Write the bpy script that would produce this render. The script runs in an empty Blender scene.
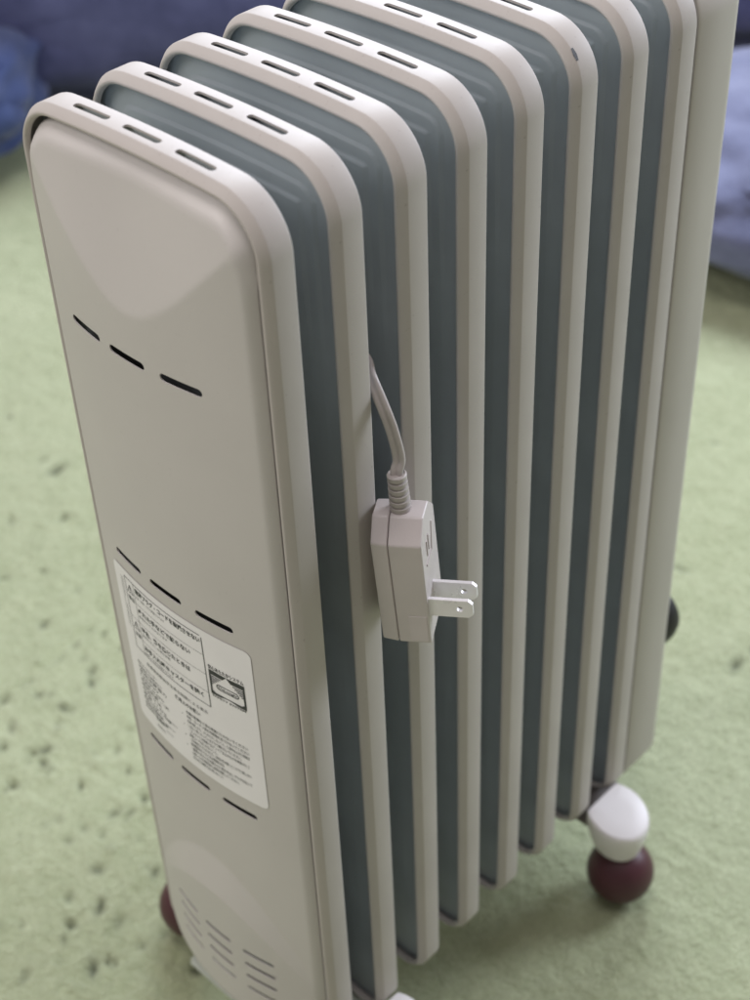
import bpy, bmesh, math, random
from mathutils import Vector, Matrix, noise

# ------------------------------------------------------------------ scene, camera, light
scene = bpy.context.scene
Z0 = 0.6915                      # top reference of the heater above the floor
cam_d = bpy.data.cameras.new("camera"); cam = bpy.data.objects.new("camera", cam_d)
scene.collection.objects.link(cam); scene.camera = cam
yaw, pitch, roll = 0.7905, 0.7006, -0.0458
ca, sa, cb, sb, cc, sc_ = math.cos(yaw), math.sin(yaw), math.cos(pitch), math.sin(pitch), math.cos(roll), math.sin(roll)
fw = Vector((ca*cb, sa*cb, -sb)); rt = Vector((sa, -ca, 0)); up = rt.cross(fw)
r2 = cc*rt + sc_*up; u2 = -sc_*rt + cc*up
m = Matrix.Identity(4)
for i in range(3):
    m[i][0], m[i][1], m[i][2] = r2[i], u2[i], -fw[i]
m.translation = Vector((-0.3567, -0.4979, 0.3099 + Z0))
cam.matrix_world = m
cam_d.sensor_width = 36; cam_d.lens = 36*1602/1000
cam_d.clip_start = 0.02; cam_d.clip_end = 60
cam_d.dof.use_dof = True; cam_d.dof.focus_distance = 0.765; cam_d.dof.aperture_fstop = 8.0

world = bpy.data.worlds.new("World"); scene.world = world; world.use_nodes = True
bg = world.node_tree.nodes["Background"]
bg.inputs[0].default_value = (1.0, 0.91, 0.86, 1); bg.inputs[1].default_value = 0.165

def area(name, loc, target, sx, sy, power, col):
    d = bpy.data.lights.new(name, 'AREA'); d.shape = 'RECTANGLE'; d.size = sx; d.size_y = sy
    d.energy = power; d.color = col
    o = bpy.data.objects.new(name, d); scene.collection.objects.link(o); o.location = loc
    o.rotation_euler = (Vector(target) - Vector(loc)).to_track_quat('-Z', 'Y').to_euler()
    return o
area("window_light", (2.2, 1.6, 2.2), (0.2, 0.2, 0.2), 1.7, 1.4, 84, (0.80, 0.87, 1.0))
area("front_fill_light", (-1.9, 1.2, 2.3), (0.0, 0.0, 0.35), 1.3, 1.2, 26, (1.0, 0.95, 0.93))  # added soft fill from front left to lift the cover, no known window
area("side_window_light", (2.1, -0.7, 1.30), (0.1, 0.0, 0.3), 0.7, 1.0, 31, (0.82, 0.88, 1.0))
area("overhead_fill_light", (-0.3, -0.1, 3.4), (0.0, 0.05, 0.2), 1.4, 1.4, 28, (1.0, 0.94, 0.95))  # added overhead fill, stands in for ceiling bounce and brings out the facet

vs = scene.view_settings
vs.view_transform = 'Standard'; vs.look = 'None'; vs.exposure = 0.36; vs.gamma = 1.0; vs.use_curve_mapping = False

# ------------------------------------------------------------------ helpers
COL = scene.collection
R = math.radians
def tag(o, label=None, cat=None, group=None, kind=None):
    if label: o['label'] = label
    if cat: o['category'] = cat
    if group: o['group'] = group
    if kind: o['kind'] = kind
    return o
def link(name, me, mat, parent=None, smooth=True):
    o = bpy.data.objects.new(name, me); COL.objects.link(o)
    if mat is not None and len(me.materials) == 0: me.materials.append(mat)
    if parent is not None: o.parent = parent
    if smooth:
        for p in me.polygons: p.use_smooth = True
    return o
def empty(name, loc=(0, 0, 0)):
    o = bpy.data.objects.new(name, None); COL.objects.link(o); o.location = loc; o.empty_display_size = 0.05
    return o
def mesh(name, verts, faces):
    me = bpy.data.meshes.new(name); me.from_pydata(verts, [], faces); me.update(); return me
def bm_mesh(name, bm):
    bmesh.ops.recalc_face_normals(bm, faces=bm.faces[:])
    me = bpy.data.meshes.new(name); bm.to_mesh(me); bm.free(); return me
def sharp(me, ang=35):
    me.set_sharp_from_angle(angle=R(ang))
def ss(t):
    t = max(0.0, min(1.0, t)); return t*t*(3-2*t)

# ---- materials
def mat(name, col, rough=0.5, metallic=0.0, spec=0.5, coat=0.0, var=0.0, vscale=30.0, bump=0.0, bscale=400.0, sheen=0.0, speck=0.0):
    m_ = bpy.data.materials.new(name); m_.use_nodes = True
    nt = m_.node_tree; b = nt.nodes["Principled BSDF"]
    b.inputs["Base Color"].default_value = (*col, 1); b.inputs["Roughness"].default_value = rough
    b.inputs["Metallic"].default_value = metallic; b.inputs["Specular IOR Level"].default_value = spec
    b.inputs["Coat Weight"].default_value = coat; b.inputs["Coat Roughness"].default_value = 0.2
    b.inputs["Sheen Weight"].default_value = sheen
    tc = nt.nodes.new("ShaderNodeTexCoord")
    if var > 0:
        n = nt.nodes.new("ShaderNodeTexNoise"); n.inputs["Scale"].default_value = vscale; n.inputs["Detail"].default_value = 6
        nt.links.new(tc.outputs["Object"], n.inputs["Vector"])
        cr = nt.nodes.new("ShaderNodeValToRGB")
        cr.color_ramp.elements[0].position = 0.3; cr.color_ramp.elements[1].position = 0.7
        cr.color_ramp.elements[0].color = (*[c*(1-var) for c in col], 1)
        cr.color_ramp.elements[1].color = (*[min(1, c*(1+var*0.6)) for c in col], 1)
        nt.links.new(n.outputs["Fac"], cr.inputs[0])
        src = cr.outputs[0]
        if speck > 0:      # fine dust and scuffs
            n2 = nt.nodes.new("ShaderNodeTexNoise"); n2.inputs["Scale"].default_value = 420; n2.inputs["Detail"].default_value = 3
            nt.links.new(tc.outputs["Object"], n2.inputs["Vector"])
            r2_ = nt.nodes.new("ShaderNodeMapRange"); r2_.inputs[1].default_value = 0.66; r2_.inputs[2].default_value = 0.80
            r2_.inputs[3].default_value = 0.0; r2_.inputs[4].default_value = speck
            nt.links.new(n2.outputs["Fac"], r2_.inputs[0])
            mx = nt.nodes.new("ShaderNodeMixRGB"); mx.inputs[2].default_value = (0.25, 0.22, 0.19, 1)
            nt.links.new(r2_.outputs[0], mx.inputs[0]); nt.links.new(src, mx.inputs[1]); src = mx.outputs[0]
        nt.links.new(src, b.inputs["Base Color"])
        rr = nt.nodes.new("ShaderNodeMapRange"); rr.inputs[3].default_value = rough*0.85; rr.inputs[4].default_value = min(1, rough*1.2)
        nt.links.new(n.outputs["Fac"], rr.inputs[0]); nt.links.new(rr.outputs[0], b.inputs["Roughness"])
    if bump > 0:
        n3 = nt.nodes.new("ShaderNodeTexNoise"); n3.inputs["Scale"].default_value = bscale; n3.inputs["Detail"].default_value = 4
        nt.links.new(tc.outputs["Object"], n3.inputs["Vector"])
        bp = nt.nodes.new("ShaderNodeBump"); bp.inputs["Strength"].default_value = bump; bp.inputs["Distance"].default_value = 0.001
        nt.links.new(n3.outputs["Fac"], bp.inputs["Height"]); nt.links.new(bp.outputs[0], b.inputs["Normal"])
    return m_
M_enamel = mat("cream_enamel", (0.53, 0.495, 0.465), 0.50, spec=0.28, var=0.06, vscale=14, bump=0.06, bscale=260, speck=0.4)
M_sheet = mat("blue_grey_enamel", (0.385, 0.425, 0.445), 0.38, var=0.12, vscale=18, bump=0.08, bscale=240, speck=0.15)
M_panel = mat("warm_grey_painted_metal", (0.61, 0.582, 0.562), 0.42, var=0.05, vscale=9, bump=0.05, bscale=500, speck=0.12)
M_box = mat("housing_plastic", (0.50, 0.47, 0.43), 0.45, var=0.05, vscale=10, bump=0.04, bscale=400)
M_cap = mat("caster_white_plastic", (0.82, 0.79, 0.79), 0.4, var=0.04, vscale=20)
M_ball = mat("maroon_plastic", (0.075, 0.022, 0.030), 0.42, var=0.15, vscale=25)
M_black = mat("black_rubber", (0.012, 0.012, 0.013), 0.5, var=0.1)
M_bar = mat("pale_green_grey_bar", (0.52, 0.56, 0.49), 0.45, var=0.08)  # front foot bar, green bounce from the carpet mixed into the colour
M_bar_shade = mat("shaded_bar", (0.16, 0.14, 0.13), 0.5, var=0.1)  # rear foot bar, its shade under the heater put into the colour
M_plug = mat("plug_plastic", (0.62, 0.57, 0.56), 0.38, var=0.04, vscale=40, bump=0.08, bscale=900)
M_cord = mat("cord_vinyl", (0.50, 0.46, 0.44), 0.45, var=0.06, vscale=60)
M_blade = mat("nickel_blade", (0.90, 0.88, 0.90), 0.28, metallic=0.15, var=0.05, vscale=80)
M_paper = mat("sticker_film", (0.92, 0.90, 0.92), 0.40, var=0.04, vscale=20)
M_ink = mat("black_ink", (0.035, 0.038, 0.042), 0.5, var=0.1, vscale=300)

# ------------------------------------------------------------------ carpet
def carpet_material():
    m_ = bpy.data.materials.new("green_carpet"); m_.use_nodes = True
    nt = m_.node_tree; b = nt.nodes["Principled BSDF"]; b.inputs["Roughness"].default_value = 0.95
    b.inputs["Specular IOR Level"].default_value = 0.1; b.inputs["Sheen Weight"].default_value = 0.15
    tc = nt.nodes.new("ShaderNodeTexCoord")
    def nz(scale, detail=4, rough=0.6, dist=0.0):
        n = nt.nodes.new("ShaderNodeTexNoise"); n.inputs["Scale"].default_value = scale
        n.inputs["Detail"].default_value = detail; n.inputs["Roughness"].default_value = rough; n.inputs["Distortion"].default_value = dist
        nt.links.new(tc.outputs["Object"], n.inputs["Vector"]); return n.outputs["Fac"]
    big, mid, fine = nz(3.5), nz(38, 5), nz(700, 3, 0.7)
    cr = nt.nodes.new("ShaderNodeValToRGB"); e = cr.color_ramp.elements
    e[0].position = 0.30; e[0].color = (0.38, 0.43, 0.245, 1); e[1].position = 0.70; e[1].color = (0.60, 0.645, 0.42, 1)
    mixf = nt.nodes.new("ShaderNodeMath"); mixf.operation = 'MULTIPLY_ADD'; mixf.inputs[1].default_value = 0.30
    nt.links.new(mid, mixf.inputs[0])
    m2 = nt.nodes.new("ShaderNodeMath"); m2.operation = 'MULTIPLY'; m2.inputs[1].default_value = 0.35
    m4 = nt.nodes.new("ShaderNodeMath"); m4.operation = 'MULTIPLY_ADD'; m4.inputs[1].default_value = 0.35; nt.links.new(nz(150, 4, 0.7, 0.6), m4.inputs[0]); nt.links.new(m2.outputs[0], m4.inputs[2])
    nt.links.new(big, m2.inputs[0]); nt.links.new(m4.outputs[0], mixf.inputs[2]); nt.links.new(mixf.outputs[0], cr.inputs[0])
    # fibre mottling
    mf = nt.nodes.new("ShaderNodeMixRGB"); mf.blend_type = 'MULTIPLY'; mf.inputs[0].default_value = 0.55
    fr = nt.nodes.new("ShaderNodeValToRGB"); fr.color_ramp.elements[0].position = 0.25; fr.color_ramp.elements[0].color = (0.55, 0.55, 0.5, 1)
    fr.color_ramp.elements[1].position = 0.6; fr.color_ramp.elements[1].color = (1, 1, 1, 1)
    nt.links.new(fine, fr.inputs[0]); nt.links.new(cr.outputs[0], mf.inputs[1]); nt.links.new(fr.outputs[0], mf.inputs[2])
    sa_ = nt.nodes.new("ShaderNodeAttribute"); sa_.attribute_name = "pit_shade"     # shade of the pits, painted dark into the pile colour
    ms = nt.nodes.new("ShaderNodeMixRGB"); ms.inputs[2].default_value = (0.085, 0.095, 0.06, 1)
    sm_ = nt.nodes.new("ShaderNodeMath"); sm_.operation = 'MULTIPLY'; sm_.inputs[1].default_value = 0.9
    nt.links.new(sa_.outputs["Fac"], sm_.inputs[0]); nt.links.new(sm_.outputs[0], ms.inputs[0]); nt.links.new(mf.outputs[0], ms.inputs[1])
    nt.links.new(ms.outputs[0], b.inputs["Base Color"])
    add = nt.nodes.new("ShaderNodeMath"); add.operation = 'MULTIPLY_ADD'; add.inputs[1].default_value = 0.35
    nt.links.new(fine, add.inputs[0]); nt.links.new(nz(150, 4, 0.7, 0.6), add.inputs[2])
    bp = nt.nodes.new("ShaderNodeBump"); bp.inputs["Strength"].default_value = 0.8; bp.inputs["Distance"].default_value = 0.009
    nt.links.new(add.outputs[0], bp.inputs["Height"]); nt.links.new(bp.outputs[0], b.inputs["Normal"])
    return m_
M_carpet = carpet_material()
# one sheet, finely divided near the heater, pitted and lumpy there
random.seed(5)
pits = []
def seed_pits(n, x0, x1, y0, y1, r0, r1):
    for _ in range(n):
        pits.append((random.uniform(x0, x1), random.uniform(y0, y1), random.uniform(r0, r1), random.uniform(0.3, 1.0)*random.choice((1, 1, 1, -0.7)), random.uniform(0, 3.14), random.uniform(1.0, 2.2)))
seed_pits(190, -0.15, 0.20, 0.08, 0.42, 0.0016, 0.0042)
seed_pits(90, -0.15, 0.38, 0.10, 0.80, 0.0018, 0.0042)
seed_pits(30, 0.30, 0.9, 0.2, 1.1, 0.003, 0.006)
seed_pits(55, 0.25, 1.1, -0.35, 0.32, 0.002, 0.005)
cell = {}
for pt in pits: cell.setdefault((int(pt[0]//0.05), int(pt[1]//0.05)), []).append(pt)
def carpet_h(x, y):
    z = 0.0016*noise.noise((x*22, y*22, 0)) + 0.0012*noise.noise((x*60, y*60, 3)) + 0.0011*noise.noise((x*130, y*130, 5))
    cx, cy = int(x//0.05), int(y//0.05)
    for i in (-1, 0, 1):
        for j in (-1, 0, 1):
            for (px, py, r, d, a, el) in cell.get((cx+i, cy+j), ()):
                dx, dy = x-px, y-py
                q = (((dx*math.cos(a)+dy*math.sin(a))/el)**2 + (-dx*math.sin(a)+dy*math.cos(a))**2)/(r*r)*(1+0.8*noise.noise((x*260, y*260, 7)))
                if q < 4: z -= 0.007*d*math.exp(-q*1.6)
    # seam between two carpet pieces
    t = (x-0.0876)*0.121 - (y-0.4064)*0.9926
    z -= 0.002*math.exp(-(t/0.004)**2)
    return z
def axis(lo, a, b, hi, step, coarse):
    v = []; x = lo
    while x < a - 1e-6: v.append(x); x += coarse
    x = a
    while x < b: v.append(x); x += step
    x = b
    while x <= hi + 1e-6: v.append(x); x += coarse
    return v
xs = axis(-2.4, -0.16, 1.1, 4.0, 0.0032, 0.2); ys = axis(-2.4, -0.36, 1.1, 4.0, 0.0032, 0.2)
vv = []; ff = []
for y in ys:
    for x in xs:
        edge = min(x+0.16, 1.1-x, y+0.36, 1.1-y)
        vv.append((x, y, (carpet_h(x, y)*ss(edge/0.05) if edge > 0 else 0.0) - 0.0015))
nx = len(xs)
for j in range(len(ys)-1):
    for i in range(nx-1): ff.append((j*nx+i, j*nx+i+1, (j+1)*nx+i+1, (j+1)*nx+i))
cme = mesh("carpet_floor", vv, ff)
at = cme.attributes.new("pit_shade", 'FLOAT', 'POINT')
def pit_shade(x, y):
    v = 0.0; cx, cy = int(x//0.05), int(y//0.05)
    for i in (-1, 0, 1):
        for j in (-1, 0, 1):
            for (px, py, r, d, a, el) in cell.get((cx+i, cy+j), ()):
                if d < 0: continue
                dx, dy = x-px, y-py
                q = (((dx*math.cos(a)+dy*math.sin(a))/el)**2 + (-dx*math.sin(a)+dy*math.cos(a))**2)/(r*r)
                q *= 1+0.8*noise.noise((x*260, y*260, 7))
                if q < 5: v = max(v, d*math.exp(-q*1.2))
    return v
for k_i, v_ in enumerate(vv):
    if -0.16 < v_[0] < 1.1 and -0.36 < v_[1] < 1.1: at.data[k_i].value = pit_shade(v_[0], v_[1])
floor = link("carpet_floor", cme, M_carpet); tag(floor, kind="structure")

# ------------------------------------------------------------------ oil radiator heater
heater = empty("oil_radiator_heater")
tag(heater, "cream finned oil radiator heater standing on maroon ball casters on green carpet", "heater")
HW, ZB, RT, RB, PITCH, NF = 0.0808, -0.614, 0.0265, 0.020, 0.040, 8

def warp(y, z):        # gentle arch of the top edge
    w = ss((z + 0.07)/0.055)
    return z + w*(-0.0004 - 0.5*y*y)
def outline(o, n=14, rt=RT, rb=RB):
    a = HW - o; t = -o; b = ZB + o; r_t = max(rt - o, 0.002); r_b = max(rb - o, 0.002)
    pts = []
    def arc(cy, cz, r, a0, a1):
        for i in range(n+1):
            th = a0 + (a1-a0)*i/n; pts.append((cy + r*math.cos(th), cz + r*math.sin(th)))
    arc(a-r_t, t-r_t, r_t, 0, math.pi/2)
    for i in range(1, 24): pts.append(((a-r_t)*(1-2*i/24), t))
    arc(-a+r_t, t-r_t, r_t, math.pi/2, math.pi)
    for i in range(1, 12): pts.append((-a, t-r_t + (b+r_b-t+r_t)*i/12))
    arc(-a+r_b, b+r_b, r_b, math.pi, 1.5*math.pi)
    for i in range(1, 12): pts.append((-(a-r_b)*(1-2*i/12), b))
    arc(a-r_b, b+r_b, r_b, 1.5*math.pi, 2*math.pi)
    for i in range(1, 12): pts.append((a, b+r_b + (t-r_t-b-r_b)*i/12))
    return [(y, warp(y, z)) for y, z in pts]
def sweep(name, section, rt=RT, rb=RB):
    loops = [outline(o, rt=rt, rb=rb) for o, x in section]; n = len(loops[0]); k = len(section)
    verts = [(section[j][1], y, z+Z0) for j in range(k) for (y, z) in loops[j]]
    faces = [(j*n+i, j*n+(i+1) % n, ((j+1) % k)*n+(i+1) % n, ((j+1) % k)*n+i) for j in range(k) for i in range(n)]
    bm = bmesh.new(); me = mesh(name, verts, faces); bm.from_mesh(me)
    return bm_mesh(name, bm)
def capsule(bm, cy, cz, half, r, x0, x1, axis_):
    """slot cutter: stadium in the y direction; axis_ 'z' pierces downward (x0,x1 = z range, cz = x), 'x' pierces along x"""
    ring = []
    for k in range(7): th = -math.pi/2 + math.pi*k/6; ring.append((cy+half-r+r*math.cos(th), r*math.sin(th)))
    for k in range(7): th = math.pi/2 + math.pi*k/6; ring.append((cy-half+r+r*math.cos(th), r*math.sin(th)))
    def P(y, w, e): return (cz+w, y, e) if axis_ == 'z' else (e, y, cz+w)
    A = [bm.verts.new(P(y, w, x0)) for y, w in ring]; B = [bm.verts.new(P(y, w, x1)) for y, w in ring]
    n = len(ring)
    bm.faces.new(A[::-1]); bm.faces.new(B)
    for i in range(n): bm.faces.new((A[i], A[(i+1) % n], B[(i+1) % n], B[i]))
def cut(me, cutter_bm, name):
    cme = bm_mesh("cutter", cutter_bm)
    a = bpy.data.objects.new("tmp_a", me); c = bpy.data.objects.new("tmp_c", cme)
    COL.objects.link(a); COL.objects.link(c)
    md = a.modifiers.new("b", 'BOOLEAN'); md.operation = 'DIFFERENCE'; md.object = c; md.solver = 'EXACT'
    dg = bpy.context.evaluated_depsgraph_get()
    out = bpy.data.meshes.new_from_object(a.evaluated_get(dg)); out.name = name
    bpy.data.objects.remove(a); bpy.data.objects.remove(c)
    out.materials.clear()
    return out

RIM = [(.0016, .0168), (.0010, .0170), (.0005, .01685), (.00015, .0164), (0, .0158), (0, .0110), (0, .0046), (.0001, .0042), (.0004, .0038), (.0018, .0018), (.0030, .0005), (.0034, .0002),
       (.0041, .0001), (.0050, .0006), (.0055, .0015), (.0056, .0030), (.0047, .0030), (.0045, .0018), (.0039, .0014), (.0032, .0020), (.0022, .0032),
       (.0014, .0046), (.0012, .0054), (.0012, .0155), (.0014, .0162)]
rim_me = sweep("fin_rim", RIM)
cb_ = bmesh.new()
for cy, hf in ((0.0336, 0.0119), (0.0, 0.0119), (-0.0336, 0.0119)):
    capsule(cb_, cy, 0.0095, hf, 0.0019, Z0-0.0075, Z0+0.01, 'z')
rim_me = cut(rim_me, cb_, "fin_rim"); sharp(rim_me, 40)

def sdf(y, z, o, rt, rb):                # distance inside the (unwarped) outline
    a = HW-o; t = -o; b = ZB+o; r = (rt if z > -0.3 else rb)
    qy = abs(y) - (a-r); qz = abs(z-(t+b)/2) - ((t-b)/2 - r)
    return -(min(max(qy, qz), 0) + math.hypot(max(qy, 0), max(qz, 0)) - r)
def rows(o, rt, rb, n_mid, n_arc=10):
    t = -o; b = ZB+o; zz = []
    for i in range(n_arc): zz.append(t - rt*(1-math.cos(math.pi/2*i/n_arc)))
    for i in range(n_mid+1): zz.append(t-rt + (b+rb-t+rt)*i/n_mid)
    for i in range(1, n_arc+1): zz.append(b + rb*(1-math.sin(math.pi/2*i/n_arc)))
    return zz
def halfwidth(z, o, rt, rb):
    a = HW-o; t = -o; b = ZB+o
    if z > t-rt: return a-rt+math.sqrt(max(0, rt*rt-(z-(t-rt))**2))
    if z < b+rb: return a-rb+math.sqrt(max(0, rb*rb-((b+rb)-z)**2))
    return a
def field_solid(name, o, rt, rb, n_mid, ncol, fx, thick, skirt=None, zz=None):
    zz = zz or rows(o, rt, rb, n_mid); nc = ncol+1; V = []; F = []
    for z in zz:
        h = halfwidth(z, o, rt, rb)
        for i in range(nc):
            u = -1+2*i/ncol; u = 0.75*u + 0.25*math.sin(u*math.pi/2)
            y = u*h; e = sdf(y, z, o, rt, rb)
            V.append((fx(y, z, max(0, e)), y, warp(y, z)+Z0))
    nr = len(zz); N = nr*nc
    for k in range(N):
        x, y, z = V[k]
        V.append((max(x, 0) + thick if skirt is None else x+thick, y, z))
    for j in range(nr-1):
        for i in range(ncol):
            q = (j*nc+i, j*nc+i+1, (j+1)*nc+i+1, (j+1)*nc+i)
            F.append(q); F.append(tuple(N+v for v in q[::-1]))
    ring = [i for i in range(nc)] + [j*nc+nc-1 for j in range(1, nr)] + [(nr-1)*nc+i for i in range(nc-2, -1, -1)] + [j*nc for j in range(nr-2, 0, -1)]
    for a_, b_ in zip(ring, ring[1:]+ring[:1]): F.append((a_, N+a_, N+b_, b_))
    bm = bmesh.new(); me = mesh(name, V, F); bm.from_mesh(me); bpy.data.meshes.remove(me)
    return bm_mesh(name, bm)
def fx_sheet(y, z, e):
    x = 0.0066
    x -= (0.0011*ss((e-0.0165)/0.0010) + 0.0011*ss((e-0.0240)/0.0010))*(0.25+0.75*ss((z+0.12)/0.06))
    if z < -0.06 and z > -0.54 and abs(y) < 0.05: x += 0.002*ss((0.05-abs(y))/0.02)
    return x
def sheet_rows():
    z = -0.0012; out = []
    while z > -0.075: out.append(z); z -= (0.00022 if z > -0.003 else 0.0009)
    while z > ZB+0.035: out.append(z); z -= 0.005
    while z > ZB+0.0013: out.append(z); z -= 0.0015
    return out + [ZB+0.0012]
sheet_me = field_solid("fin_sheet", 0.0012, RT-.001, RB-.001, 150, 120, fx_sheet, 0.0012, True, sheet_rows()); sharp(sheet_me, 60)

back_me = field_solid("fin_back", 0.0014, RT-.0014, RB-.0014, 12, 12, lambda y, z, e: 0.0146, 0.0008, True); sharp(back_me, 50)
for k in range(NF):
    f = link("radiator_fin", rim_me, M_enamel, heater); f.location.x = k*PITCH
    s = link("fin_sheet", sheet_me, M_sheet, f)
    if k == 0: s.location.x = 0.006
    link("fin_back", back_me, M_sheet, f)

# a chipped spot in the paint of the sixth fin
fins = [o for o in heater.children if o.name.startswith("radiator_fin")]
ring = [p for p in outline(-0.00012) if -0.0775 < p[0] < -0.071 and p[1] > -0.03]
nr_ = len(ring); wv = [0.0003 + 0.0009*math.sin(math.pi*(i+0.5)/nr_) for i in range(nr_)]
V = [(0.0049-wv[i], y, z+Z0) for i, (y, z) in enumerate(ring)] + [(0.0049+wv[i], y, z+Z0) for i, (y, z) in enumerate(ring)]
chip = link("paint_chip", mesh("paint_chip", V, [(i, i+1, nr_+i+1, nr_+i) for i in range(nr_-1)]), M_black, sorted(fins, key=lambda o: o.location.x)[5])

# header pipes that join the fins
for z in (-0.10, -0.53):
    bm = bmesh.new()
    bmesh.ops.create_cone(bm, cap_ends=True, segments=24, radius1=0.017, radius2=0.017, depth=0.285, matrix=Matrix.Translation((0.1545, 0, z+Z0)) @ Matrix.Rotation(math.pi/2, 4, 'Y'))
    me = bm_mesh("header_pipe", bm); sharp(me); link("header_pipe", me, M_sheet, heater)

# front cover panel: bulged, with a slanted facet at the top and a stepped air intake at the bottom
PO, PRT, PRB = 0.0072, 0.0205, 0.022
def smin(a, b, k):
    h = max(0.0, min(1.0, 0.5+0.5*(b-a)/k)); return b*(1-h)+a*h - k*h*(1-h)
def cyl(y): return 0.0135 - 2.1*y*y
def fx_panel(y, z, e):
    zc = -0.0785 + math.sqrt((1.3*y)**2 + 0.042**2) - 0.042
    h = smin(cyl(y), cyl(y) - 0.20*(z-zc), 0.00025)
    zu = -0.462 - 15*y*y; zl = -0.492 - 11*y*y
    if z < zu and zu > zl: h += 0.0052*max(0.0, 1-(y/0.072)**2)*max(0.0, min(1.0, (zu-z)/(zu-zl)))
    k = ss((z+0.045)/0.03); d = 0.0050+0.0035*k
    if e < d: h -= (0.0036+0.0032*k)*(1-e/d)**1.8
    return -h
panel_me = field_solid("front_cover", PO, PRT, PRB, 300, 120, fx_panel, 0.0007, True)
cb_ = bmesh.new()
for z in (-0.104, -0.250, -0.396):
    for cy, hf in ((0.0372, 0.0123), (0.0045, 0.0125), (-0.0305, 0.0125)):
        capsule(cb_, cy, z+Z0, hf, 0.0022, -0.03, 0.02, 'x')
for z in (-0.534, -0.547, -0.560, -0.573):
    for cy in (0.031, 0.0, -0.033):
        capsule(cb_, cy, z+Z0, 0.0115, 0.0017, -0.03, 0.02, 'x')
panel_me = cut(panel_me, cb_, "front_cover"); sharp(panel_me, 32)
panel = link("front_cover", panel_me, M_panel, heater); panel['label'] = "curved front cover with slots and a printed warning sticker"
# printed sticker wrapped on the bulge
def on_cyl(y, z, eps): 
    n = Vector((-1, -4.2*y, 0)).normalized()
    return (-cyl(y)+n.x*eps, y+n.y*eps, z+Z0)
SV = []; SF = []; SM = []
def add_poly(vs_, fs_, eps, mi):
    b = len(SV); SV.extend(on_cyl(y, z, eps) for y, z in vs_); SF.extend(tuple(b+i for i in f_) for f_ in fs_); SM.extend([mi]*len(fs_))
def rect(y0, y1, z0, z1, eps, mi, ny=1):
    vs_ = [(y0+(y1-y0)*i/ny, z) for z in (z0, z1) for i in range(ny+1)]
    add_poly(vs_, [(i, i+1, ny+2+i, ny+1+i) for i in range(ny)], eps, mi)
SY0, SY1, SZ0, SZ1, SR = 0.0565, -0.0525, -0.2605, -0.3825, 0.004
ny, nz_ = 60, 1
top_rows = [(0.0, SR), (SR*0.12, SR*0.52), (SR*0.4, SR*0.2), (SR*0.7, SR*0.046), (SR, 0.0)]
grid = []
for dz, ins in top_rows: grid.append((SZ0-dz, ins))
for dz, ins in reversed(top_rows): grid.append((SZ1+dz, ins))
vs_ = []; fs_ = []
for z, ins in grid:
    for i in range(ny+1):
        y = (SY0-ins) + ((SY1+ins)-(SY0-ins))*i/ny; vs_.append((y, z + 0.008*(0.0-y)*0.0))
for j in range(len(grid)-1):
    for i in range(ny): fs_.append((j*(ny+1)+i, j*(ny+1)+i+1, (j+1)*(ny+1)+i+1, (j+1)*(ny+1)+i))
add_poly(vs_, fs_, 0.0004, 0)
EI = 0.00055
def hline(y0, y1, z, w=0.0003, eps=EI): rect(y0, y1, z-w/2, z+w/2, eps, 1, 14)
def vline(y, z0, z1, w=0.0003): rect(y-w/2, y+w/2, z0, z1, EI, 1)
def text(s, y, z, size, width=None, eps=EI, mi=1, bold=0.0):
    cu = bpy.data.curves.new("t", 'FONT'); cu.body = s; cu.size = 1.0; cu.resolution_u = 2; cu.offset = bold
    o = bpy.data.objects.new("t", cu); COL.objects.link(o)
    dg = bpy.context.evaluated_depsgraph_get(); me = bpy.data.meshes.new_from_object(o.evaluated_get(dg))
    co = [v.co.copy() for v in me.vertices]
    if co:
        x0 = min(c.x for c in co); x1 = max(c.x for c in co); sx = size
        if width: sx = width/max(1e-6, x1-x0)
        add_poly([(y-(c.x-x0)*sx, z+c.y*size) for c in co], [tuple(p.vertices) for p in me.polygons], eps, mi)
    bpy.data.objects.remove(o); bpy.data.curves.remove(cu); bpy.data.meshes.remove(me)
# caution box
bt, bb, bl, br = -0.2655, -0.3185, 0.0450, -0.0202
hline(bl, br+0.001, bt, 0.0005); hline(bl, br, bb, 0.0005); vline(bl, bt, bb, 0.0004); vline(br, bt-0.001, bb, 0.0006); vline(0.0362, bt, bb, 0.0003)
for z in (-0.2792, -0.2936, -0.3074): hline(0.0362, br, z, 0.00025)
hline(bl, 0.0362, -0.2936, 0.00025)
vline(0.0478, -0.268, -0.283, 0.0003); vline(0.0494, -0.268, -0.305, 0.00025); vline(0.0478, -0.288, -0.306, 0.0003)
for z in (-0.2735, -0.3005):      # warning triangles
    o_ = [(0.0405, z+0.0045), (0.0438, z-0.002), (0.0372, z-0.002)]; i_ = [(0.0405, z+0.0034), (0.0430, z-0.0015), (0.0380, z-0.0015)]
    add_poly(o_+i_, [(0, 1, 4, 3), (1, 2, 5, 4), (2, 0, 3, 5)], EI, 1)
    rect(0.04075, 0.04025, z-0.0002, z+0.0022, EI, 1); rect(0.04075, 0.04025, z-0.0011, z-0.0006, EI, 1)
text("警告", 0.0436, -0.2808, 0.0034, 0.0062, bold=0.012); text("注意", 0.0436, -0.3078, 0.0034, 0.0062, bold=0.012)
heads = ("電源プラグ・コードを破損させない", "ぬれた手などで触らない", "変色、熱を感じたときは", "お手入れ時キャスターを除く")
wid = (0.053, 0.044, 0.042, 0.050)
for i, (s, w) in enumerate(zip(heads, wid)):
    zt = -0.2710 - i*0.0142
    text(s, 0.0350, zt, 0.0041, w*1.02, bold=0.028)
    text(("火災・感電・けがの原因になります", "感電のおそれがあります", "使用を中止し点検を依頼", "転倒して火災の原因になります")[i], 0.0350, zt-0.0036, 0.0022, 0.026)
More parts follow.
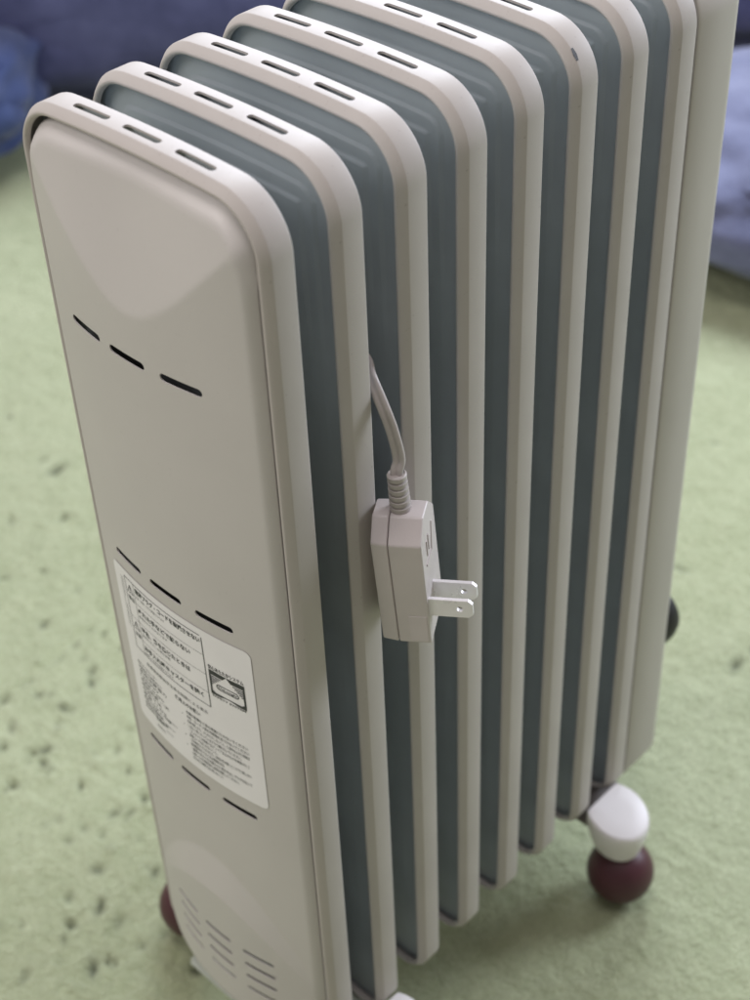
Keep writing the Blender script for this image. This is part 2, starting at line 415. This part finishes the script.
text("長期使用製品安全表示制度による表示", 0.0360, -0.3265, 0.0030, 0.053)
text("使用上のお願い", 0.0105, -0.3325, 0.0036, 0.021, bold=0.018)
body = ("衣類の乾燥など他の用途に使わないでください", "毛布・カーテン等の可燃物を近づけないでください", "本体を倒したり、ぶつけたりしないこと。使用中および使用後は",
        "しばらく熱くなっていますので触れないでください。", "・コンセントは定格十五アンペア以上のものを単独で使う", "延長コードは使わないこと。", "・お子様だけで使わせたり、幼児の手の届くところで使用しない",
        "長時間留守にするときは電源を切る", "・異常のあるときは直ちに使用を中止しプラグを抜いて", "お買い上げの販売店に点検を依頼してください。", "水のかかる場所では使用しないこと")
wb = (0.0455, 0.046, 0.046, 0.040, 0.045, 0.022, 0.0455, 0.026, 0.0455, 0.036, 0.024)
for i, (s, w) in enumerate(zip(body, wb)): text(s, 0.0022, -0.3385-i*0.00375, 0.0029, w, bold=0.008)
for i in range(4): text("・", 0.0062, -0.3430-i*0.0085, 0.004)
spec = ("品名 オイルヒーター", "定格電圧 交流百ボルト", "定格消費電力", "1200W", "周波数 50-60Hz", "電熱装置 一式", "外形寸法", "質量 11.5kg", "暖房の目安 4〜10畳", "温度過昇防止", "転倒時電源遮断")
for i, s in enumerate(spec): text(s, 0.0475, -0.3330-i*0.0036, 0.0026, 0.020+0.004*((i*7) % 3), bold=0.006)
for i in range(3):
    hline(0.0265, 0.0135+0.003*i, -0.3600-i*0.0062, 0.0004); text(("製造年", "有限会社", "販売元")[i], 0.036, -0.3655-i*0.0055, 0.0026, 0.008)
# square emblem with a house
ly0, ly1, lz0, lz1 = -0.0225, -0.0462, -0.2838, -0.3078
def L(u, w): return (ly0+(ly1-ly0)*u, lz0+(lz1-lz0)*w)
text("安心あたたかシステム", L(0.0, 0)[0], lz0-0.0030, 0.0034, 0.0235, bold=0.02)
add_poly([L(0, .16), L(1, .16), L(1, .30), L(.62, .30), L(.5, .18), L(.38, .30), L(0, .30)], [(0, 6, 5, 4, 3, 2, 1)], EI, 1)
for i in range(9):
    w0 = 0.33+i*0.055; reach = 0.5-0.5*min(1.0, (w0-0.18)/0.52)
    for a0, a1 in ((0.0, 0.5-0.5*min(0.94, (w0-0.16)/0.5)), (1.0, 0.5+0.5*min(0.94, (w0-0.16)/0.5))):
        add_poly([L(a0, w0), L(a1, w0), L(a1, w0+0.03), L(a0, w0+0.03)], [(0, 1, 2, 3)], EI, 1)
for a0, a1 in ((0.0, 0.05), (0.95, 1.0)): add_poly([L(a0, .30), L(a1, .30), L(a1, .90), L(a0, .90)], [(0, 1, 2, 3)], EI+0.00005, 1)
add_poly([L(0, .80), L(.07, .80), L(.13, .84), L(.87, .84), L(.93, .80), L(1, .80), L(1, .92), L(0, .92)], [tuple(range(8))], EI+0.00008, 1)
# pill outline
def pill(cu_, cw, hu, hw, t):
    a_ = []; b_ = []
    for sgn, c0 in ((1, cu_+hu-hw), (-1, cu_-hu+hw)):
        for k in range(9):
            th = (-math.pi/2 + math.pi*k/8) if sgn > 0 else (math.pi/2+math.pi*k/8)
            a_.append(L(c0+hw*math.cos(th), cw+hw*math.sin(th))); b_.append(L(c0+(hw-t)*math.cos(th), cw+(hw-t)*math.sin(th)))
    n = len(a_); add_poly(a_+b_, [(i, (i+1) % n, n+(i+1) % n, n+i) for i in range(n)], EI, 1)
pill(0.5, 0.60, 0.32, 0.085, 0.028)
text("DeLonghi", L(0.24, 0)[0], L(0, 0.635)[1], 0.0022, 0.0123, bold=0.015)
text("SAFETY SYSTEM", L(0.02, 0)[0], L(0, 0.99)[1], 0.0020, 0.0225, bold=0.02)
st = mesh("warning_sticker", SV, SF); st.materials.append(M_paper); st.materials.append(M_ink)
for p, mi in zip(st.polygons, SM): p.material_index = mi
sticker = link("warning_sticker", st, None, panel, smooth=False)
sticker['label'] = "white printed warning sticker with a black house emblem"

# rear control housing
def sweep_box(name, x0, x1, mat_, parent, o=0.0, rnd=0.004):
    sec = [(o+0.002, x0), (o+0.0006, x0+0.0004), (o, x0+0.0016), (o, (x0+x1)/2), (o, x1-rnd)]
    for k in range(1, 6):
        th = math.pi/2*k/5; sec.append((o+rnd*(1-math.cos(th)), x1-rnd+rnd*math.sin(th)))
    loops = [outline(q) for q, _ in sec]; n = len(loops[0]); V = []; F = []
    for (q, x), lp in zip(sec, loops): V += [(x, y, z+Z0) for y, z in lp]
    for j in range(len(sec)-1):
        for i in range(n): F.append((j*n+i, j*n+(i+1) % n, (j+1)*n+(i+1) % n, (j+1)*n+i))
    F.append(tuple(range(n))); F.append(tuple(range((len(sec)-1)*n, len(sec)*n))[::-1])
    bm = bmesh.new(); me = mesh(name, V, F); bm.from_mesh(me); me2 = bm_mesh(name, bm); sharp(me2, 40)
    return link(name, me2, mat_, parent)
rear = sweep_box("control_housing", 0.2988, 0.3395, M_box, heater, rnd=0.009)
def lathe(name, prof, segs=40, mtx=Matrix.Identity(4)):
    bm = bmesh.new(); rings = []
    for r, h in prof:
        rings.append([bm.verts.new(mtx @ Vector((r*math.cos(2*math.pi*i/segs), r*math.sin(2*math.pi*i/segs), h))) for i in range(segs)])
    for a_, b_ in zip(rings, rings[1:]):
        for i in range(segs): bm.faces.new((a_[i], a_[(i+1) % segs], b_[(i+1) % segs], b_[i]))
    bm.faces.new(rings[0][::-1]); bm.faces.new(rings[-1])
    me = bm_mesh(name, bm); sharp(me, 40); return me
kn = lathe("round_knob", [(0.022, 0), (0.0245, 0.002), (0.0265, 0.008), (0.0265, 0.014), (0.025, 0.019), (0.021, 0.0215), (0.012, 0.0225)], 40,
           Matrix.Translation((0.339, -0.0505, -0.493+Z0)) @ Matrix.Rotation(math.pi/2, 4, 'Y'))
k_ = link("round_knob", kn, M_black, rear); k_['label'] = "black round knob at the far end"

# foot bars, caps and ball casters
BALL = 0.0247
for bx in (0.039, 0.2715):
    bm = bmesh.new()
    bmesh.ops.create_cube(bm, size=1, matrix=Matrix.Translation((bx+(0.007 if bx > 0.1 else 0), 0, -0.6190+Z0)) @ Matrix.Diagonal((0.028 if bx < 0.1 else 0.044, 0.166, 0.0085, 1)))
    if bx < 0.1:     # tongue of the front bar that reaches out under the cover
        bmesh.ops.create_cube(bm, size=1, matrix=Matrix.Translation((0.007, 0, -0.6235+Z0)) @ Matrix.Diagonal((0.038, 0.100, 0.0026, 1)))
    bmesh.ops.bevel(bm, geom=bm.edges[:], offset=0.002, segments=2, affect='EDGES')
    bar = link("foot_bar", bm_mesh("foot_bar", bm), M_bar if bx < 0.1 else M_bar_shade, heater)
    for sgn in (-1, 1):
        # cap: rounded half disc that narrows down to the ball
        bm = bmesh.new(); rings = []
        prof = [(0.60, -0.036), (0.80, -0.0335), (0.89, -0.024), (0.975, -0.0125), (1.0, -0.006), (0.99, -0.0025), (0.955, -0.0005), (0.90, 0.0), (0.4, 0.0006)]
        for sc, h in prof:
            ring = []
            for i in range(28):
                th = 2*math.pi*i/28; rx, ry = 0.0225*math.cos(th), 0.0235*math.sin(th)
                x = bx + rx*sc; y = sgn*0.0955 + ry*sc
                if sgn*y < 0.0815: y = sgn*0.0815
                ring.append(bm.verts.new((x, y, -0.6005+h*0.92+Z0 - 0.30*(abs(y)-0.0815))))
            rings.append(ring)
        for a_, b_ in zip(rings, rings[1:]):
            for i in range(28): bm.faces.new((a_[i], a_[(i+1) % 28], b_[(i+1) % 28], b_[i]))
        bm.faces.new(rings[0][::-1]); bm.faces.new(rings[-1])
        me = bm_mesh("caster_cap", bm); sharp(me, 50); link("caster_cap", me, M_cap, bar)
        ball = lathe("ball_caster", [(max(0.0012, BALL*math.sin(math.pi*i/24)), -BALL*math.cos(math.pi*i/24)) for i in range(25)], 40,
                     Matrix.Translation((bx, -0.1025 if sgn < 0 else 0.110, BALL)))
        b_o = link("ball_caster", ball, M_ball, bar); b_o['label'] = "maroon ball caster"

# ------------------------------------------------------------------ power plug and cord
plug = empty("power_plug", (0.0631, -0.0974, -0.2591+Z0))
tag(plug, "beige two-blade power plug with its cord tucked between the heater fins", "plug")
A = R(58); TL = R(4)
bd = Vector((math.cos(A), -math.sin(A), 0)); sd = Vector((-math.sin(A), -math.cos(A), 0)); zd = Vector((0, 0, 1))
vd = zd*math.cos(TL) - bd*math.sin(TL); bd2 = bd*math.cos(TL) + zd*math.sin(TL)
rot = Matrix((bd2, sd, vd)).transposed().to_4x4()
if rot.determinant() < 0: pass
PM = Matrix.Translation(plug.location) @ rot
def local(me):            # vertices given in (b, s, v); keep the empty unrotated
    me.transform(rot); me.update()
    bm = bmesh.new(); bm.from_mesh(me); bmesh.ops.recalc_face_normals(bm, faces=bm.faces[:]); bm.to_mesh(me); bm.free(); return me
PROF = [(0.0165, 0.0), (0.0165, 0.0635), (0.0065, 0.0735), (-0.0065, 0.0735), (-0.0165, 0.0635), (-0.0165, 0.006), (-0.0120, 0.0)]
def shell(b0, b1, left_taper=0.0):
    bm = bmesh.new()
    A_ = [bm.verts.new((b0, s*(1-left_taper), v if v > 0.02 else v+0.012*left_taper)) for s, v in PROF]; B_ = [bm.verts.new((b1, s, v)) for s, v in PROF]; n = len(PROF)
    bm.faces.new(A_); bm.faces.new(B_[::-1])
    for i in range(n): bm.faces.new((A_[i], B_[i], B_[(i+1) % n], A_[(i+1) % n]))
    bmesh.ops.recalc_face_normals(bm, faces=bm.faces[:])
    bmesh.ops.bevel(bm, geom=bm.edges[:], offset=0.0011, segments=3, affect='EDGES', profile=0.6)
    return bm
bm = shell(-0.0038, 0.0125); me = bm_mesh("plug_body", bm); sharp(me, 25); body_o = link("plug_body", local(me), M_plug, plug)
bm = shell(-0.0125, -0.0042, 0.06)
me = bm_mesh("plug_back_shell", bm); sharp(me, 25); link("plug_back_shell", local(me), M_plug, plug)
core = bmesh.new(); bmesh.ops.create_cube(core, size=1, matrix=Matrix.Translation((-0.004, 0, 0.032)) @ Matrix.Diagonal((0.006, 0.0300, 0.058, 1)))
link("plug_core", local(bm_mesh("plug_core", core)), M_cord, plug, False)
# thin raised plate at the lower corner of the camera side, and the moulded mark beside the blades
bm = bmesh.new(); bmesh.ops.create_cube(bm, size=1, matrix=Matrix.Translation((0.0068, 0.0165, 0.0098)) @ Matrix.Diagonal((0.0092, 0.0004, 0.0168, 1)))
bmesh.ops.bevel(bm, geom=bm.edges[:], offset=0.00018, segments=2, affect='EDGES'); link("side_plate", local(bm_mesh("side_plate", bm)), M_plug, body_o, False)
bm = bmesh.new()
for (s0, v0, s1, v1, w) in ((0.009, 0.046, -0.003, 0.046, 0.0011), (-0.003, 0.046, -0.007, 0.060, 0.0011), (0.006, 0.050, 0.006, 0.058, 0.001), (0.002, 0.051, 0.002, 0.059, 0.001)):
    dx, dv = s1-s0, v1-v0; ln = math.hypot(dx, dv); an = math.atan2(dv, dx)
    bmesh.ops.create_cube(bm, size=1, matrix=Matrix.Translation((0.0126, (s0+s1)/2, (v0+v1)/2)) @ Matrix.Rotation(an, 4, 'X') @ Matrix.Diagonal((0.0009, ln+w, w, 1)))
link("moulded_mark", local(bm_mesh("moulded_mark", bm)), M_plug, body_o, False)
# blades
for s_ in (0.0005, 0.0132):
    bm = bmesh.new(); pts = []
    w, l, h0 = 0.0055, 0.0218, 0.0228
    prof = [(0.011, -w), (0.0125+l-0.0022, -w), (0.0125+l, -w+0.0022), (0.0125+l, w-0.0022), (0.0125+l-0.0022, w), (0.011, w)]
    hole = [(0.0125+l*0.70+0.0016*math.cos(2*math.pi*i/12), 0.0016*math.sin(2*math.pi*i/12)) for i in range(12)]
    th = 0.0011
    vs1 = [bm.verts.new((b_, s_+th, h0+v_)) for b_, v_ in prof]; vs2 = [bm.verts.new((b_, s_-th, h0+v_)) for b_, v_ in prof]
    n = len(prof); bm.faces.new(vs1); bm.faces.new(vs2[::-1])
    for i in range(n): bm.faces.new((vs1[i], vs1[(i+1) % n], vs2[(i+1) % n], vs2[i]))
    me = bm_mesh("plug_blade", bm)
    cbm = bmesh.new(); a1 = [cbm.verts.new((b_, s_+0.01, h0+v_)) for b_, v_ in hole]; a2 = [cbm.verts.new((b_, s_-0.01, h0+v_)) for b_, v_ in hole]
    cbm.faces.new(a1); cbm.faces.new(a2[::-1])
    for i in range(12): cbm.faces.new((a1[i], a1[(i+1) % 12], a2[(i+1) % 12], a2[i]))
    me = cut(me, cbm, "plug_blade")
    bm = bmesh.new(); bm.from_mesh(me)
    bmesh.ops.bevel(bm, geom=[e for e in bm.edges if e.calc_face_angle(0) > 0.6], offset=0.0002, segments=1, affect='EDGES'); bm.to_mesh(me); bm.free()
    link("plug_blade", local(me), M_blade, body_o, False)
# ribbed strain relief
prof = [(0.0046, -0.003), (0.0052, 0.0)]
for k in range(5):
    h = 0.0006 + k*0.0036; r = 0.0053 - 0.00012*k
    prof += [(r, h), (r, h+0.0020), (r-0.0008, h+0.0024), (r-0.0008, h+0.0033)]
prof += [(0.0048, 0.0186), (0.0048, 0.0206), (0.0042, 0.0211), (0.0030, 0.0207)]
sr = lathe("strain_relief", prof, 28, Matrix.Translation((0.0005, 0, 0.0735)))
link("strain_relief", local(sr), M_cord, plug)
# twin-core cord
top = plug.location + rot @ Vector((0.0005, 0, 0.084))
tip = plug.location + rot @ Vector((0.0005, 0, 0.095))
CORD = [(0.0625, -0.0915, -0.1575), (0.0616, -0.0885, -0.1419), (0.0608, -0.0835, -0.129), (0.0628, -0.0745, -0.1186), (0.0702, -0.063, -0.1167), (0.068, -0.045, -0.108), (0.068, -0.02, -0.112)]
path = [top, tip] + [Vector((x, y, z+Z0)) for x, y, z in CORD]

def catmull(P, n=10):
    out = []; Q = [P[0]*2-P[1]] + P + [P[-1]*2-P[-2]]
    for i in range(1, len(Q)-2):
        for k in range(n):
            t = k/n; a, b, c, d = Q[i-1], Q[i], Q[i+1], Q[i+2]
            out.append(0.5*((2*b)+(c-a)*t+(2*a-5*b+4*c-d)*t*t+(3*b-a-3*c+d)*t**3))
    out.append(P[-1]); return out
cpath = [p - plug.location for p in catmull(path)]
bm = bmesh.new(); prev = None; side = sd.copy()
SEC = []                    # figure-eight section of the flat twin cord
for i in range(24):
    th = 2*math.pi*i/24; w = 0.0031*math.cos(th); r_ = 0.0016*math.sin(th)*(0.80+0.55*abs(math.cos(th))**0.7 - 0.50*math.exp(-(math.cos(th)/0.20)**2))
    SEC.append((w, r_))
for i, p in enumerate(cpath):
    t = (cpath[min(i+1, len(cpath)-1)] - cpath[max(i-1, 0)]).normalized()
    a = bd2 - t*bd2.dot(t); a.normalize(); c = t.cross(a)
    ring = [bm.verts.new(p + a*w + c*h) for w, h in SEC]
    if prev:
        for k in range(24): bm.faces.new((prev[k], prev[(k+1) % 24], ring[(k+1) % 24], ring[k]))
    else: bm.faces.new(ring[::-1])
    prev = ring
bm.faces.new(prev)
link("cord", bm_mesh("cord", bm), M_cord, plug)

# ------------------------------------------------------------------ cushions behind
def fabric(name, c0, c1):
    m_ = mat(name, c0, 0.9, spec=0.15, sheen=0.3)
    nt = m_.node_tree; b = nt.nodes["Principled BSDF"]; tc = nt.nodes.new("ShaderNodeTexCoord")
    n = nt.nodes.new("ShaderNodeTexNoise"); n.inputs["Scale"].default_value = 9; n.inputs["Detail"].default_value = 8; n.inputs["Roughness"].default_value = 0.7
    cr = nt.nodes.new("ShaderNodeValToRGB"); cr.color_ramp.elements[0].position = .35; cr.color_ramp.elements[1].position = .65
    cr.color_ramp.elements[0].color = (*c0, 1); cr.color_ramp.elements[1].color = (*c1, 1)
    nt.links.new(tc.outputs["Object"], n.inputs["Vector"]); nt.links.new(n.outputs["Fac"], cr.inputs[0]); nt.links.new(cr.outputs[0], b.inputs["Base Color"])
    wv = nt.nodes.new("ShaderNodeTexNoise"); wv.inputs["Scale"].default_value = 350; nt.links.new(tc.outputs["Object"], wv.inputs["Vector"])
    bp = nt.nodes.new("ShaderNodeBump"); bp.inputs["Distance"].default_value = 0.002; bp.inputs["Strength"].default_value = .6
    nt.links.new(wv.outputs["Fac"], bp.inputs["Height"]); nt.links.new(bp.outputs[0], b.inputs["Normal"])
    return m_
F_blue = fabric("blue_denim", (0.026, 0.042, 0.125), (0.050, 0.074, 0.18))
F_navy = fabric("navy_fabric", (0.06, 0.066, 0.16), (0.12, 0.13, 0.28))
F_lav = fabric("lavender_fabric", (0.09, 0.10, 0.175), (0.165, 0.18, 0.285))
def cushion(name, label, loc, rx, ry, rz, yaw_, m_, seed, e1=0.75, e2=0.7):
    U, W_ = 72, 40; V = []; F = []
    def sp(v, e): return math.copysign(abs(v)**e, v)
    for j in range(W_+1):
        ph = -math.pi/2 + math.pi*j/W_
        for i in range(U):
            th = 2*math.pi*i/U
            x = sp(math.cos(ph), e1)*sp(math.cos(th), e2); y = sp(math.cos(ph), e1)*sp(math.sin(th), e2); z = sp(math.sin(ph), e1)
            d = 1 + 0.05*noise.noise((x*2+seed, y*2, z*2)) + 0.06*noise.noise((x*4, y*4+seed, z*4)) - 0.07*max(0, 1-6*abs(noise.noise((x*2.5, y*2.5, z*1.5+seed))))
            px, py, pz = x*rx*d, y*ry*d, z*rz*d + rz
            pz = max(pz, 0.0)
            V.append((px*math.cos(yaw_)-py*math.sin(yaw_), px*math.sin(yaw_)+py*math.cos(yaw_), pz))
    for j in range(W_):
        for i in range(U): F.append((j*U+i, j*U+(i+1) % U, (j+1)*U+(i+1) % U, (j+1)*U+i))
    o = link(name, mesh(name, V, F), m_); o.location = loc; tag(o, label, "cushion", "cushions behind the heater"); return o
cushion("floor_cushion", "blue rounded cushion at the far left edge of the carpet", (0.61, 1.39, 0), 0.25, 0.24, 0.088, 0.8, F_blue, 1)
cushion("floor_cushion", "long dark navy cushion behind the heater at top left", (1.00, 1.375, 0), 0.30, 0.62, 0.17, 0.85, F_navy, 7, 0.5, 0.4)
cushion("floor_cushion", "pale lavender cushion at the right behind the heater", (1.23, 0.262, 0), 0.24, 0.28, 0.074, 0.3, F_lav, 13)
cushion("floor_cushion", "dark purple cushion farthest away at top right", (1.72, 0.62, 0), 0.30, 0.5, 0.17, 0.5, F_navy, 21, 0.6, 0.5)
